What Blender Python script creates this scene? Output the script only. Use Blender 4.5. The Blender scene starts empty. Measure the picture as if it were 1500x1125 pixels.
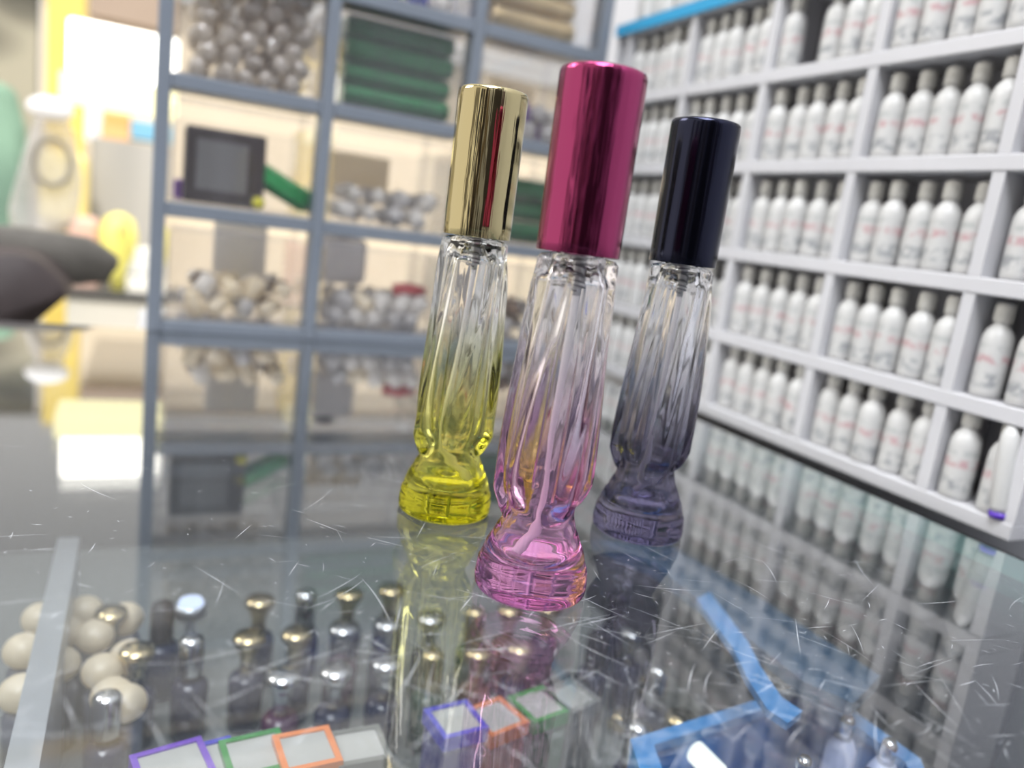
import bpy, math, random
from mathutils import Vector, Matrix
R = random.Random(7)
U = 0.1                       # one modelling unit = 10 cm = camera height above the glass
Z0 = 1.05                     # camera height above the floor in metres
sc = bpy.context.scene
COL = sc.collection

# ------------------------------------------------------------------ camera
F = 1135.0
dn = Vector((-757, 5640, F)).normalized()
yy = Vector((210-750, 262-562.5, F)); yy = (yy - dn*yy.dot(dn)).normalized()
xx = yy.cross(-dn)
ROWS = (xx, yy, -dn)          # world = ROWS . camera(right, down, forward)
def ray(px, py):
    v = Vector((px-750, py-562.5, F)); return Vector([r.dot(v) for r in ROWS]).normalized()
def onZ(px, py, z): v = ray(px, py); return v*(z/v.z)
def onY(px, py, y): v = ray(px, py); return v*(y/v.y)
def onX(px, py, x): v = ray(px, py); return v*(x/v.x)
def mirY(px, py, y):          # where the ray reflected by the table glass meets a plane
    g = onZ(px, py, -1.0); v = ray(px, py); v.z = -v.z
    return g + v*((y-g.y)/v.y)
def mirZ(px, py, z):
    g = onZ(px, py, -1.0); v = ray(px, py); v.z = -v.z
    return g + v*((z-g.z)/v.z)
def proj(p):
    c = Vector([sum(ROWS[i][k]*p[i] for i in range(3)) for k in range(3)])
    return (750+F*c.x/c.z, 562.5+F*c.y/c.z, c.z)
def W(p): return Vector((p[0]*U, p[1]*U, p[2]*U+Z0))
cam = bpy.data.cameras.new('camera'); co = bpy.data.objects.new('camera', cam); COL.objects.link(co)
cx = Vector([r.x for r in ROWS]); cy = Vector([-r.y for r in ROWS]); cz = Vector([-r.z for r in ROWS])
m = Matrix((cx, cy, cz)).transposed().to_4x4(); m.translation = W((0, 0, 0)); co.matrix_world = m
cam.sensor_width = 36; cam.lens = F*36/1500; cam.clip_start = .01; cam.clip_end = 100
cam.dof.use_dof = True; cam.dof.focus_distance = .232; cam.dof.aperture_fstop = 6.0
sc.camera = co

# ------------------------------------------------------------------ materials
def nt(name):
    m = bpy.data.materials.new(name); m.use_nodes = True
    t = m.node_tree; t.nodes.clear(); o = t.nodes.new('ShaderNodeOutputMaterial')
    return m, t, o
def pb(name, col, rough=.5, metal=0, trans=0, ior=1.45, emit=0, ecol=None, noise=0, nscale=30, bump=0, alpha=1, coat=0, sheen=0):
    m, t, o = nt(name); b = t.nodes.new('ShaderNodeBsdfPrincipled'); t.links.new(b.outputs[0], o.inputs[0])
    c = tuple(col)+(1,)
    b.inputs['Base Color'].default_value = c; b.inputs['Roughness'].default_value = rough
    b.inputs['Metallic'].default_value = metal; b.inputs['Transmission Weight'].default_value = trans
    b.inputs['IOR'].default_value = ior; b.inputs['Alpha'].default_value = alpha
    b.inputs['Coat Weight'].default_value = coat
    if emit: b.inputs['Emission Color'].default_value = tuple(ecol or col)+(1,); b.inputs['Emission Strength'].default_value = emit
    if noise or bump:
        tc = t.nodes.new('ShaderNodeTexCoord'); n = t.nodes.new('ShaderNodeTexNoise')
        n.inputs['Scale'].default_value = nscale; n.inputs['Detail'].default_value = 4
        t.links.new(tc.outputs['Object'], n.inputs['Vector'])
        if noise:
            r = t.nodes.new('ShaderNodeValToRGB'); r.color_ramp.elements[0].position = .3; r.color_ramp.elements[1].position = .7
            r.color_ramp.elements[0].color = tuple(max(0, x*(1-noise)) for x in col)+(1,)
            r.color_ramp.elements[1].color = tuple(min(1, x*(1+noise*.6)) for x in col)+(1,)
            t.links.new(n.outputs['Fac'], r.inputs[0]); t.links.new(r.outputs[0], b.inputs['Base Color'])
        if bump:
            bp = t.nodes.new('ShaderNodeBump'); bp.inputs['Strength'].default_value = bump; bp.inputs['Distance'].default_value = .002
            t.links.new(n.outputs['Fac'], bp.inputs['Height']); t.links.new(bp.outputs[0], b.inputs['Normal'])
    return m
def thin_glass(name, tint, boost=1.0, quad=0.0, haze=0.0, hazecol=(.8, .8, .8), rough=0.0, bump=0.0, bscale=20):
    """thin clear sheet: straight transmission + Fresnel reflection (same seen from either face)"""
    m, t, o = nt(name); N = t.nodes.new; L = t.links.new
    tr = N('ShaderNodeBsdfTransparent'); tr.inputs[0].default_value = tuple(tint)+(1,)
    gl = N('ShaderNodeBsdfGlossy'); gl.inputs['Roughness'].default_value = rough
    ge = N('ShaderNodeNewGeometry'); mr = N('ShaderNodeMapRange'); mr.inputs['To Min'].default_value = 1.5; mr.inputs['To Max'].default_value = 1/1.5
    L(ge.outputs['Backfacing'], mr.inputs[0]); fr = N('ShaderNodeFresnel'); L(mr.outputs[0], fr.inputs['IOR'])
    mu = N('ShaderNodeMath'); mu.operation = 'MULTIPLY'; mu.use_clamp = True; mu.inputs[1].default_value = boost; L(fr.outputs[0], mu.inputs[0])
    if quad:      # reflectance boosted above plain Fresnel, climbing faster toward grazing
        q1 = N('ShaderNodeMath'); q1.operation = 'MULTIPLY_ADD'; q1.inputs[1].default_value = quad; q1.inputs[2].default_value = 1.0; L(fr.outputs[0], q1.inputs[0])
        q2 = N('ShaderNodeMath'); q2.operation = 'MULTIPLY'; q2.use_clamp = True; L(q1.outputs[0], q2.inputs[0]); L(mu.outputs[0], q2.inputs[1]); mu = q2
    mx = N('ShaderNodeMixShader'); L(mu.outputs[0], mx.inputs[0]); L(tr.outputs[0], mx.inputs[1]); L(gl.outputs[0], mx.inputs[2])
    last = mx
    if haze:
        di = N('ShaderNodeBsdfDiffuse'); di.inputs[0].default_value = tuple(hazecol)+(1,)
        tc = N('ShaderNodeTexCoord'); ns = N('ShaderNodeTexNoise'); ns.inputs['Scale'].default_value = 14; ns.inputs['Detail'].default_value = 6
        L(tc.outputs['Object'], ns.inputs['Vector'])
        m2 = N('ShaderNodeMath'); m2.operation = 'MULTIPLY'; m2.inputs[1].default_value = haze*2; L(ns.outputs['Fac'], m2.inputs[0])
        mh = N('ShaderNodeMixShader'); L(m2.outputs[0], mh.inputs[0]); L(mx.outputs[0], mh.inputs[1]); L(di.outputs[0], mh.inputs[2]); last = mh
    if bump:
        tc2 = N('ShaderNodeTexCoord'); n2 = N('ShaderNodeTexNoise'); n2.inputs['Scale'].default_value = bscale; n2.inputs['Detail'].default_value = 3
        L(tc2.outputs['Object'], n2.inputs['Vector']); bp = N('ShaderNodeBump'); bp.inputs['Strength'].default_value = bump; bp.inputs['Distance'].default_value = .001
        L(n2.outputs['Fac'], bp.inputs['Height']); L(bp.outputs[0], gl.inputs['Normal'])
    L(last.outputs[0], o.inputs[0]); return m
def tint_glass(name, stops, ior=1.5, rough=0.0):
    """solid glass whose outer skin carries a lacquer fading upward along the bottle"""
    m, t, o = nt(name); N = t.nodes.new; L = t.links.new
    g = N('ShaderNodeBsdfGlass'); g.inputs['IOR'].default_value = ior; g.inputs['Roughness'].default_value = rough
    tc = N('ShaderNodeTexCoord'); sp = N('ShaderNodeSeparateXYZ'); L(tc.outputs['Object'], sp.inputs[0])
    mr = N('ShaderNodeMapRange'); mr.inputs['From Min'].default_value = 0; mr.inputs['From Max'].default_value = 1.0*U; L(sp.outputs['Z'], mr.inputs[0])
    cr = N('ShaderNodeValToRGB'); e = cr.color_ramp.elements
    while len(e) < len(stops): e.new(.5)
    for k, (p, c) in enumerate(stops): e[k].position = p; e[k].color = tuple(c)+(1,)
    L(mr.outputs[0], cr.inputs[0]); L(cr.outputs[0], g.inputs['Color']); L(g.outputs[0], o.inputs[0]); return m
def two_tone(name, ca, cb, scale, kind='voronoi', rough=.7, dist=.02, stretch=(1, 1, 1)):
    m, t, o = nt(name); N = t.nodes.new; L = t.links.new
    b = N('ShaderNodeBsdfPrincipled'); b.inputs['Roughness'].default_value = rough; L(b.outputs[0], o.inputs[0])
    tc = N('ShaderNodeTexCoord'); mp = N('ShaderNodeMapping'); mp.inputs['Scale'].default_value = stretch; L(tc.outputs['Object'], mp.inputs[0])
    v = N('ShaderNodeTexVoronoi' if kind == 'voronoi' else 'ShaderNodeTexNoise'); v.inputs['Scale'].default_value = scale
    L(mp.outputs[0], v.inputs['Vector']); r = N('ShaderNodeValToRGB')
    r.color_ramp.elements[0].color = tuple(ca)+(1,); r.color_ramp.elements[1].color = tuple(cb)+(1,)
    r.color_ramp.elements[0].position = .25; r.color_ramp.elements[1].position = .65
    L(v.outputs[0] if kind == 'voronoi' else v.outputs['Fac'], r.inputs[0]); L(r.outputs[0], b.inputs['Base Color']); return m
def emis(name, col, s):
    m, t, o = nt(name); e = t.nodes.new('ShaderNodeEmission'); e.inputs[0].default_value = tuple(col)+(1,); e.inputs[1].default_value = s
    t.links.new(e.outputs[0], o.inputs[0]); return m

M = {}
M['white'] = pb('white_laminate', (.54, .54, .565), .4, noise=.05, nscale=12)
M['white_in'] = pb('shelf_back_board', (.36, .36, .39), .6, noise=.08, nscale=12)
M['blue_edge'] = pb('blue_edging', (.03, .30, .55), .4)
M['frame'] = pb('blue_grey_plastic', (.18, .205, .245), .38, noise=.05, nscale=20)
M['drawer'] = thin_glass('clear_drawer_plastic', (.96, .96, .965), .8, haze=.025, hazecol=(.75, .75, .8))
M['top_glass'] = thin_glass('table_glass', (.96, .968, .97), 1.35, 3.6, haze=.008, hazecol=(.6, .65, .7), bump=.05, bscale=9)
M['glass_edge'] = pb('green_glass_edge', (.30, .52, .50), .15, alpha=.75)
M['scratch'] = pb('scratch', (.85, .88, .92), .5, alpha=.7)
M['alu'] = pb('brushed_aluminium', (.52, .57, .64), .35, metal=.8, noise=.05)
M['case_grey'] = pb('case_grey', (.085, .095, .105), .6, noise=.12, nscale=10)
M['case_floor'] = pb('case_floor', (.165, .18, .18), .55, noise=.1, nscale=18)
M['bot'] = pb('white_coated_aluminium', (.55, .55, .545), .35, noise=.04, nscale=30)
M['botcap'] = pb('greyish_cap', (.52, .51, .48), .45)
M['neck'] = pb('silver_neck', (.6, .6, .6), .3, metal=.6)
def streaky(name, col, rough, strength, coat=0):
    m = pb(name, col, rough, metal=1, coat=coat); t = m.node_tree; N = t.nodes.new; L = t.links.new
    b = [n for n in t.nodes if n.type == 'BSDF_PRINCIPLED'][0]
    tc = N('ShaderNodeTexCoord'); mp = N('ShaderNodeMapping'); mp.inputs['Scale'].default_value = (1, 1, .045); L(tc.outputs['Object'], mp.inputs[0])
    ns = N('ShaderNodeTexNoise'); ns.inputs['Scale'].default_value = 330; ns.inputs['Detail'].default_value = 3; L(mp.outputs[0], ns.inputs['Vector'])
    bp = N('ShaderNodeBump'); bp.inputs['Strength'].default_value = strength; bp.inputs['Distance'].default_value = .0006
    L(ns.outputs['Fac'], bp.inputs['Height']); L(bp.outputs[0], b.inputs['Normal']); return m
M['cap_gold'] = streaky('gold_anodised', (.52, .445, .245), .06, .5)
M['cap_pink'] = streaky('magenta_anodised', (.34, .05, .14), .12, .8)
M['cap_black'] = streaky('navy_black_anodised', (.022, .024, .045), .18, .3, .15)
M['clear_in'] = tint_glass('clear_glass', [(0, (1, 1, 1)), (1, (1, 1, 1))])
M['tube_plastic'] = pb('milky_tube', (.90, .88, .89), .35)
M['spring'] = pb('spring_steel', (.22, .22, .23), .3, metal=.9)
M['pumpw'] = pb('pump_plastic', (.72, .72, .72), .35, trans=.3)
def label_mat():
    """white label: blotchy pink band of small print, grey print below"""
    m, t, o = nt('printed_label'); N = t.nodes.new; L = t.links.new
    b = N('ShaderNodeBsdfPrincipled'); b.inputs['Roughness'].default_value = .5; L(b.outputs[0], o.inputs[0])
    tc = N('ShaderNodeTexCoord'); sp = N('ShaderNodeSeparateXYZ'); L(tc.outputs['Object'], sp.inputs[0])
    oi = N('ShaderNodeObjectInfo'); off = N('ShaderNodeMath'); off.operation = 'MULTIPLY_ADD'; off.inputs[1].default_value = .06; off.inputs[2].default_value = -.03; L(oi.outputs['Random'], off.inputs[0])
    mr = N('ShaderNodeMapRange'); mr.inputs['From Min'].default_value = .03*U; mr.inputs['From Max'].default_value = .24*U; L(sp.outputs['Z'], mr.inputs[0])
    ad = N('ShaderNodeMath'); ad.operation = 'ADD'; L(mr.outputs[0], ad.inputs[0]); L(off.outputs[0], ad.inputs[1])
    cr = N('ShaderNodeValToRGB'); e = cr.color_ramp.elements
    W_, P, G = (.53, .53, .525), (.45, .26, .28), (.24, .25, .27)
    st = [(0, W_), (.10, G), (.30, G), (.40, W_), (.52, W_), (.60, P), (.70, P), (.78, W_), (.90, (.35, .37, .37)), (1, W_)]
    while len(e) < len(st): e.new(.5)
    for k, (p, c) in enumerate(st): e[k].position = p; e[k].color = c+(1,)
    L(ad.outputs[0], cr.inputs[0])
    va = N('ShaderNodeVectorMath'); va.operation = 'ADD'; L(tc.outputs['Object'], va.inputs[0]); L(oi.outputs['Random'], va.inputs[1])
    ns = N('ShaderNodeTexNoise'); ns.inputs['Scale'].default_value = 230; ns.inputs['Detail'].default_value = 2; L(va.outputs[0], ns.inputs['Vector'])
    th = N('ShaderNodeMapRange'); th.inputs['From Min'].default_value = .42; th.inputs['From Max'].default_value = .60; th.inputs['To Max'].default_value = .8; L(ns.outputs['Fac'], th.inputs[0])
    mx = N('ShaderNodeMix'); mx.data_type = 'RGBA'; mx.inputs['A'].default_value = W_+(1,)
    L(th.outputs[0], mx.inputs['Factor']); L(cr.outputs[0], mx.inputs['B']); L(mx.outputs['Result'], b.inputs['Base Color']); return m
M['label'] = label_mat()

# ------------------------------------------------------------------ mesh helper (everything in U units)
class MB:
    def __init__(s): s.v = []; s.f = []; s.mi = []; s.sm = []
    def add(s, vs, fs, mi=0, smooth=False):
        k = len(s.v); s.v += [tuple(v) for v in vs]
        for f in fs: s.f.append([i+k for i in f]); s.mi.append(mi); s.sm.append(smooth)
        return s
    def box(s, x0, y0, z0, x1, y1, z1, mi=0, rot=None, bev=0):
        if bev:
            return s.rbox(x0, y0, z0, x1, y1, z1, bev, mi, rot)
        vs = [(x, y, z) for z in (z0, z1) for y in (y0, y1) for x in (x0, x1)]
        if rot is not None: vs = [rot @ Vector(v) for v in vs]
        return s.add(vs, [(0, 2, 3, 1), (4, 5, 7, 6), (0, 1, 5, 4), (2, 6, 7, 3), (0, 4, 6, 2), (1, 3, 7, 5)], mi)
    def rbox(s, x0, y0, z0, x1, y1, z1, b, mi=0, rot=None):
        # box with chamfered edges
        import bmesh
        bm = bmesh.new(); bmesh.ops.create_cube(bm, size=1)
        for v in bm.verts: v.co = Vector(((x0+x1)/2+v.co.x*(x1-x0), (y0+y1)/2+v.co.y*(y1-y0), (z0+z1)/2+v.co.z*(z1-z0)))
        bmesh.ops.bevel(bm, geom=bm.edges[:], offset=b, segments=3, profile=.5, affect='EDGES')
        bm.verts.index_update()
        vs = [v.co.copy() for v in bm.verts]; fs = [[v.index for v in f.verts] for f in bm.faces]; bm.free()
        if rot is not None: vs = [rot @ v for v in vs]
        return s.add(vs, fs, mi)
    def lathe(s, prof, n=24, mi=0, mat=None, smooth=True, cap=True):
        vs = []; fs = []
        for (r, z) in prof:
            for k in range(n):
                a = 2*math.pi*k/n; vs.append(Vector((r*math.cos(a), r*math.sin(a), z)))
        L = len(prof)
        for j in range(L-1):
            for k in range(n):
                fs.append((j*n+k, j*n+(k+1) % n, (j+1)*n+(k+1) % n, (j+1)*n+k))
        if cap:
            fs.append(tuple(reversed(range(n)))); fs.append(tuple(range((L-1)*n, L*n)))
        if mat is not None: vs = [mat @ v for v in vs]
        return s.add(vs, fs, mi, smooth)
    def tube(s, pts, r, n=10, mi=0, taper=None):
        pts = [Vector(p) for p in pts]; vs = []; fs = []
        for i, p in enumerate(pts):
            d = (pts[min(i+1, len(pts)-1)]-pts[max(i-1, 0)]).normalized()
            a = d.orthogonal().normalized() if i == 0 else (pa - d*pa.dot(d)).normalized()
            pa = a; b = d.cross(a); rr = r if taper is None else r*taper[i]
            for k in range(n):
                t = 2*math.pi*k/n; vs.append(p+(a*math.cos(t)+b*math.sin(t))*rr)
        for j in range(len(pts)-1):
            for k in range(n): fs.append((j*n+k, j*n+(k+1) % n, (j+1)*n+(k+1) % n, (j+1)*n+k))
        fs.append(tuple(reversed(range(n)))); fs.append(tuple(range((len(pts)-1)*n, len(pts)*n)))
        return s.add(vs, fs, mi, True)
    def prism(s, poly, d, mi=0):
        """poly: 3-D points of a planar outline, d: thickness vector"""
        n = len(poly); P = [Vector(p) for p in poly]; d = Vector(d)
        return s.add(P+[p+d for p in P], [tuple(range(n)), tuple(reversed(range(n, 2*n)))]+[(k, n+k, n+(k+1) % n, (k+1) % n) for k in range(n)], mi)
    def blob(s, c, r, mi=0, n=10, sq=(1, 1, 1), rot=None):
        vs = []; fs = []; c = Vector(c)
        for j in range(1, n):
            for k in range(2*n):
                t = math.pi*j/n; a = math.pi*k/n
                v = Vector((math.sin(t)*math.cos(a)*sq[0], math.sin(t)*math.sin(a)*sq[1], math.cos(t)*sq[2]))*r
                if rot is not None: v = rot @ v
                vs.append(c+v)
        m = 2*n
        for j in range(n-2):
            for k in range(m): fs.append((j*m+k, (j+1)*m+k, (j+1)*m+(k+1) % m, j*m+(k+1) % m))
        fs.append(tuple(range(m))); fs.append(tuple(reversed(range((n-2)*m, (n-1)*m))))
        return s.add(vs, fs, mi, True)
    def data(s, name, mats):
        me = bpy.data.meshes.new(name)
        me.from_pydata([(v[0]*U, v[1]*U, v[2]*U) for v in s.v], [], s.f)
        for m_ in (mats if isinstance(mats, (list, tuple)) else [mats]): me.materials.append(m_)
        me.polygons.foreach_set('material_index', s.mi); me.polygons.foreach_set('use_smooth', s.sm)
        me.update(); return me
    def build(s, name, mats, parent=None, loc=(0, 0, 0), rz=0, auto=True):
        o = bpy.data.objects.new(name, s.data(name, mats)); COL.objects.link(o)
        if parent is not None: o.parent = parent; o.location = Vector(loc)*U
        else: o.location = W(loc)
        o.rotation_euler.z = rz
        return o
def tag(o, label=None, cat=None, group=None, kind=None):
    if label: o['label'] = label
    if cat: o['category'] = cat
    if group: o['group'] = group
    if kind: o['kind'] = kind
    return o
def thing(name, label, cat, loc, group=None, rz=0):
    o = bpy.data.objects.new(name, None); COL.objects.link(o); o.location = W(loc); o.rotation_euler.z = rz
    o.empty_display_size = .02
    return tag(o, label, cat, group)
def dup(root, loc, label, group=None, rz=0, mats=None, eul=None):
    r = root.copy(); COL.objects.link(r); r.location = W(loc); r.rotation_euler = eul if eul else (0, 0, rz); r['label'] = label
    if group: r['group'] = group
    for ch in list(root.children):
        c = ch.copy(); COL.objects.link(c); c.parent = r
        for g in ch.children: d = g.copy(); COL.objects.link(d); d.parent = c
    return r
ORD = ['first', 'second', 'third', 'fourth', 'fifth', 'sixth', 'seventh', 'eighth', 'ninth', 'tenth', 'eleventh', 'twelfth', 'thirteenth', 'fourteenth', 'fifteenth', 'sixteenth', 'seventeenth', 'eighteenth', 'nineteenth', 'twentieth']

# ------------------------------------------------------------------ hero perfume bottles
def sstep(a, b, x):
    t = max(0, min(1, (x-a)/(b-a))); return t*t*(3-2*t)
def interp(tab, z):
    if z <= tab[0][0]: return tab[0][1]
    for (a, ra), (b, rb) in zip(tab, tab[1:]):
        if z <= b: t = (z-a)/(b-a); t = t*t*(3-2*t)*.35+t*.65; return ra+(rb-ra)*t
    return tab[-1][1]
CORE = [(0, .150), (.008, .1605), (.03, .1625), (.075, .158), (.085, .1525), (.12, .143), (.16, .124), (.20, .106), (.235, .097), (.30, .096), (.45, .097), (.62, .099), (.75, .101), (.88, .102), (.937, .104), (.949, .095), (.953, .066), (1.02, .062)]
# lobes: angle at foot of lobe, twist rate, z where it starts, height, width, amplitude
LOBES = []
for k in range(6):
    LOBES.append((k*math.pi/3+.15*math.sin(k*2.1), (.95, .55, 1.15, .7, .9, .6)[k], (.215, .262, .205, .25, .22, .27)[k], (.047, .042, .048, .043, .046, .041)[k], (.46, .41, .48, .40, .46, .43)[k]))
def lobe_r(a, z):
    best = 0.0; tot = 0.0
    for (a0, tw, zb, amp, w) in LOBES:
        ac = a0+tw*(z-zb)
        d = (a-ac+math.pi) % (2*math.pi)-math.pi
        if z < zb: continue
        zz = z-zb
        env = min(1, math.sqrt(max(0, min(1, zz/.07))))*(1-.55*sstep(.12, .62, zz))*(1-.7*sstep(.55, .73, zz))
        ww = w*(.55+.45*min(1, math.sqrt(max(0, zz/.09))))*(1-.35*sstep(.15, .6, zz))
        q = abs(d)/ww
        s_ = math.exp(-(q**2.6)) if q < 3 else 0
        val = amp*env*s_
        tot += val**4
    # finer secondary folds running between the lobes
    f = 0.0
    e2 = sstep(.28, .42, z)*(1-sstep(.86, .94, z))
    for (n_, ph, tw, am) in ((5, .4, 1.5, .0068), (9, 1.3, .4, .0036)):
        f += am*e2*(1-abs(math.sin((n_*(a-tw*z)+ph)/2))*1.6)
    return tot**.25 + f
def outer_r(a, z): return interp(CORE, z)+(lobe_r(a, z) if z > .19 else 0)
INNER = [(.098, .004), (.096, .05), (.092, .09), (.102, .112), (.13, .112), (.17, .097), (.21, .080), (.25, .076), (.35, .082), (.5, .080), (.7, .078), (.88, .074), (.93, .052), (.95, .042), (1.02, .042)]
def bottle_mesh():
    n = 180; mb = MB()
    zs = [0, .002, .006, .012, .02, .03, .05, .065, .075, .08, .085, .095]+[.1+.00475*k for k in range(178)]+[.948, .951, .954, .96, .99, 1.02]
    vs = []; fs = []
    for z in zs:
        for k in range(n):
            a = 2*math.pi*k/n; r = outer_r(a, z)
            if z < .006:   # knurled bead round the very bottom
                r += .002*math.sin(60*a)
            vs.append((r*math.cos(a), r*math.sin(a), z))
    J = len(zs)
    for j in range(J-1):
        for k in range(n): fs.append((j*n+k, j*n+(k+1) % n, (j+1)*n+(k+1) % n, (j+1)*n+k))
    # underside: shallow punt
    base = len(vs); ur = (.135, .12, .07, .02)
    uz = (.0, .008, .014, .016)
    for r, z in zip(ur, uz):
        for k in range(n):
            a = 2*math.pi*k/n; vs.append((r*math.cos(a), r*math.sin(a), z))
    prev = 0
    for j in range(4):
        b = base+j*n
        for k in range(n): fs.append((prev+k, b+k, b+(k+1) % n, prev+(k+1) % n))
        prev = b
    fs.append(tuple(prev+k for k in reversed(range(n))))
    mb.add(vs, fs, 0, True)
    # inner cavity, wound the other way, closed at the lip
    iv = []; ifs = []; prof = []
    prof = [(.103, .004), (.1015, .035), (.097, .065), (.0935, .088), (.097, .104), (.108, .1125), (.13, .112)]
    zz = .14
    while zz < .95: prof.append((zz, None)); zz += .01
    prof += [(.955, .044), (1.02, .044)]
    for (z, r0) in prof:
        for k in range(n):
            a = 2*math.pi*k/n
            r = r0 if r0 is not None else interp(INNER, z)+.55*lobe_r(a, z)*sstep(.22, .3, z)
            iv.append((r*math.cos(a), r*math.sin(a), z))
    L_ = len(prof)
    for j in range(L_-1):
        for k in range(n): ifs.append((j*n+k, (j+1)*n+k, (j+1)*n+(k+1) % n, j*n+(k+1) % n))
    ifs.append(tuple(range(n)))
    off = len(mb.v); mb.add(iv, ifs, 1, True)
    top_o = (J-1)*n; top_i = off+(L_-1)*n
    for k in range(n):
        mb.f.append([top_o+k, top_o+(k+1) % n, top_i+(k+1) % n, top_i+k]); mb.mi.append(1); mb.sm.append(False)
    return mb
BM = bottle_mesh()
def hero(name, label, loc, rz, tint, capm, tube_to, body_label, capl):
    t = thing(name, label, 'perfume bottle', loc, rz=0)
    g = BM.build('glass_body', [tint, M['clear_in']], t, rz=rz); g['label'] = body_label
    c = MB().lathe([(.098, .962), (.1085, .957), (.1115, .960), (.1125, 1.0), (.1135, 1.38), (.1132, 1.404), (.1105, 1.414), (.104, 1.4185), (.05, 1.419)], 96)
    # hollow underside
    c = MB().lathe([(.100, 1.30), (.100, .957), (.1108, .957), (.1115, .9585), (.1120, 1.0), (.1130, 1.385), (.1128, 1.402), (.1112, 1.411), (.107, 1.4165), (.1, 1.419), (.05, 1.4195)], 96)
    co_ = c.build('cap', capm, t); co_['label'] = capl
    tp = [(0, 0, .93), (.002, .001, .7), (-.003, .002, .45)]
    ex, ey = tube_to
    kx, ky = -ex*.45, -ey*.45
    tp += [(kx*.9, ky*.9, .30), (kx, ky, .245), (kx*.93, ky*.93, .226), (kx*.6, ky*.6, .205), (ex*.5, ey*.5, .150), (ex, ey, .118)]
    MB().tube(tp, .0155, 14).build('dip_tube', M['tube_plastic'], t)
    p = MB().lathe([(.036, 1.01), (.036, .955), (.022, .95), (.022, .905), (.026, .90), (.026, .885), (.017, .878), (.0165, .85)], 32)
    p.build('pump', M['pumpw'], t)
    sp = [(.027*math.cos(a*.5), .027*math.sin(a*.5), .948-.0029*a*.5) for a in range(0, 60)]
    MB().tube(sp, .0038, 6).build('spring', M['spring'], t)
    return t
# positions read off the glass plane
pP = Vector((1.0427, 1.8134, -1)); pG = Vector((.9977, 2.415, -1)); pK = Vector((1.6453, 2.1522, -1))
T_pink = tint_glass('pink_tinted_glass', [(0, (.96, .70, .89)), (.12, (.96, .74, .90)), (.3, (.94, .70, .86)), (.52, (.94, .84, .92)), (.75, (.99, .975, .985))])
T_gold = tint_glass('yellow_tinted_glass', [(0, (.95, .93, .28)), (.12, (.94, .92, .40)), (.33, (.90, .89, .50)), (.55, (.93, .93, .76)), (.70, (.985, .985, .975))])
T_blk = tint_glass('smoke_tinted_glass', [(0, (.66, .64, .76)), (.12, (.50, .49, .59)), (.3, (.42, .41, .50)), (.52, (.72, .72, .77)), (.75, (.96, .96, .97))])
hero('perfume_bottle', 'pink tinted glass perfume bottle with magenta metallic cap, foremost on the glass counter', pP, .35, T_pink, M['cap_pink'], (-.075, -.03), 'clear glass fading to pink at the base', 'magenta metallic cap')
hero('perfume_bottle', 'yellow tinted glass perfume bottle with shiny gold cap, left of the three bottles', pG, 1.2, T_gold, M['cap_gold'], (.07, -.035), 'clear glass fading to yellow at the base', 'polished gold cap')
hero('perfume_bottle', 'smoky grey glass perfume bottle with black cap, right of the three bottles', pK, 2.3, T_blk, M['cap_black'], (.02, .07), 'clear glass fading to smoky grey at the base', 'glossy navy black cap')

# ------------------------------------------------------------------ counter
GX0, GX1, GY0, GY1 = -3.4, 3.124, -1.6, 5.80
ct = thing('display_counter', 'glass topped shop display counter carrying the perfume bottles', 'display counter', (0, 0, -10.5))
def part(mb, name, mat, parent): 
    o = mb.build(name, mat, parent); return o
dz = 10.5       # counter parts are modelled in world units and shifted by the empty's height
def cpart(mb, name, mat):
    mb.v = [(v[0], v[1], v[2]+dz) for v in mb.v]; return mb.build(name, mat, ct)
g = MB(); vs = [(x, y, z) for z in (-1.08, -1.0) for y in (GY0, GY1) for x in (GX0, GX1)]
g.add(vs, [(4, 5, 7, 6), (0, 2, 3, 1)], 0); g.add(vs, [(0, 1, 5, 4), (2, 6, 7, 3), (0, 4, 6, 2), (1, 3, 7, 5)], 1)
o = cpart(g, 'glass_top', [M['top_glass'], M['glass_edge']]); o['label'] = 'scratched clear glass top with greenish edge'
# scratches
s_ = MB(); rs = random.Random(11)
for k in range(1000):
    px = rs.uniform(0, 1500) if rs.random() < .45 else rs.gauss(960, 330)
    py = rs.uniform(640, 1120); c = onZ(px, py, -.9994)
    if not (GX0+.1 < c.x < GX1-.1 and c.y < GY1-.3): continue
    L_ = .012+.26*rs.random()**5; a = rs.choice([.3, 2.3, 2.6, .1, 1.2])+rs.gauss(0, .5); w = rs.uniform(.0003, .0008)
    bend = rs.gauss(0, .12); pts = []
    for i in range(7):
        t = i/6-.5; pts.append((c.x+L_*(t*math.cos(a)-bend*t*t*math.sin(a)), c.y+L_*(t*math.sin(a)+bend*t*t*math.cos(a))))
    vs = []
    for i, (x, y) in enumerate(pts):
        ww = w*(1-abs(i/6-.5)*1.7); vs += [(x-ww*math.sin(a), y+ww*math.cos(a), -.9993), (x+ww*math.sin(a), y-ww*math.cos(a), -.9993)]
    s_.add(vs, [(2*i, 2*i+1, 2*i+3, 2*i+2) for i in range(6)])
o = cpart(s_, 'scratches', M['scratch']); o['kind'] = 'stuff'
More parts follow.
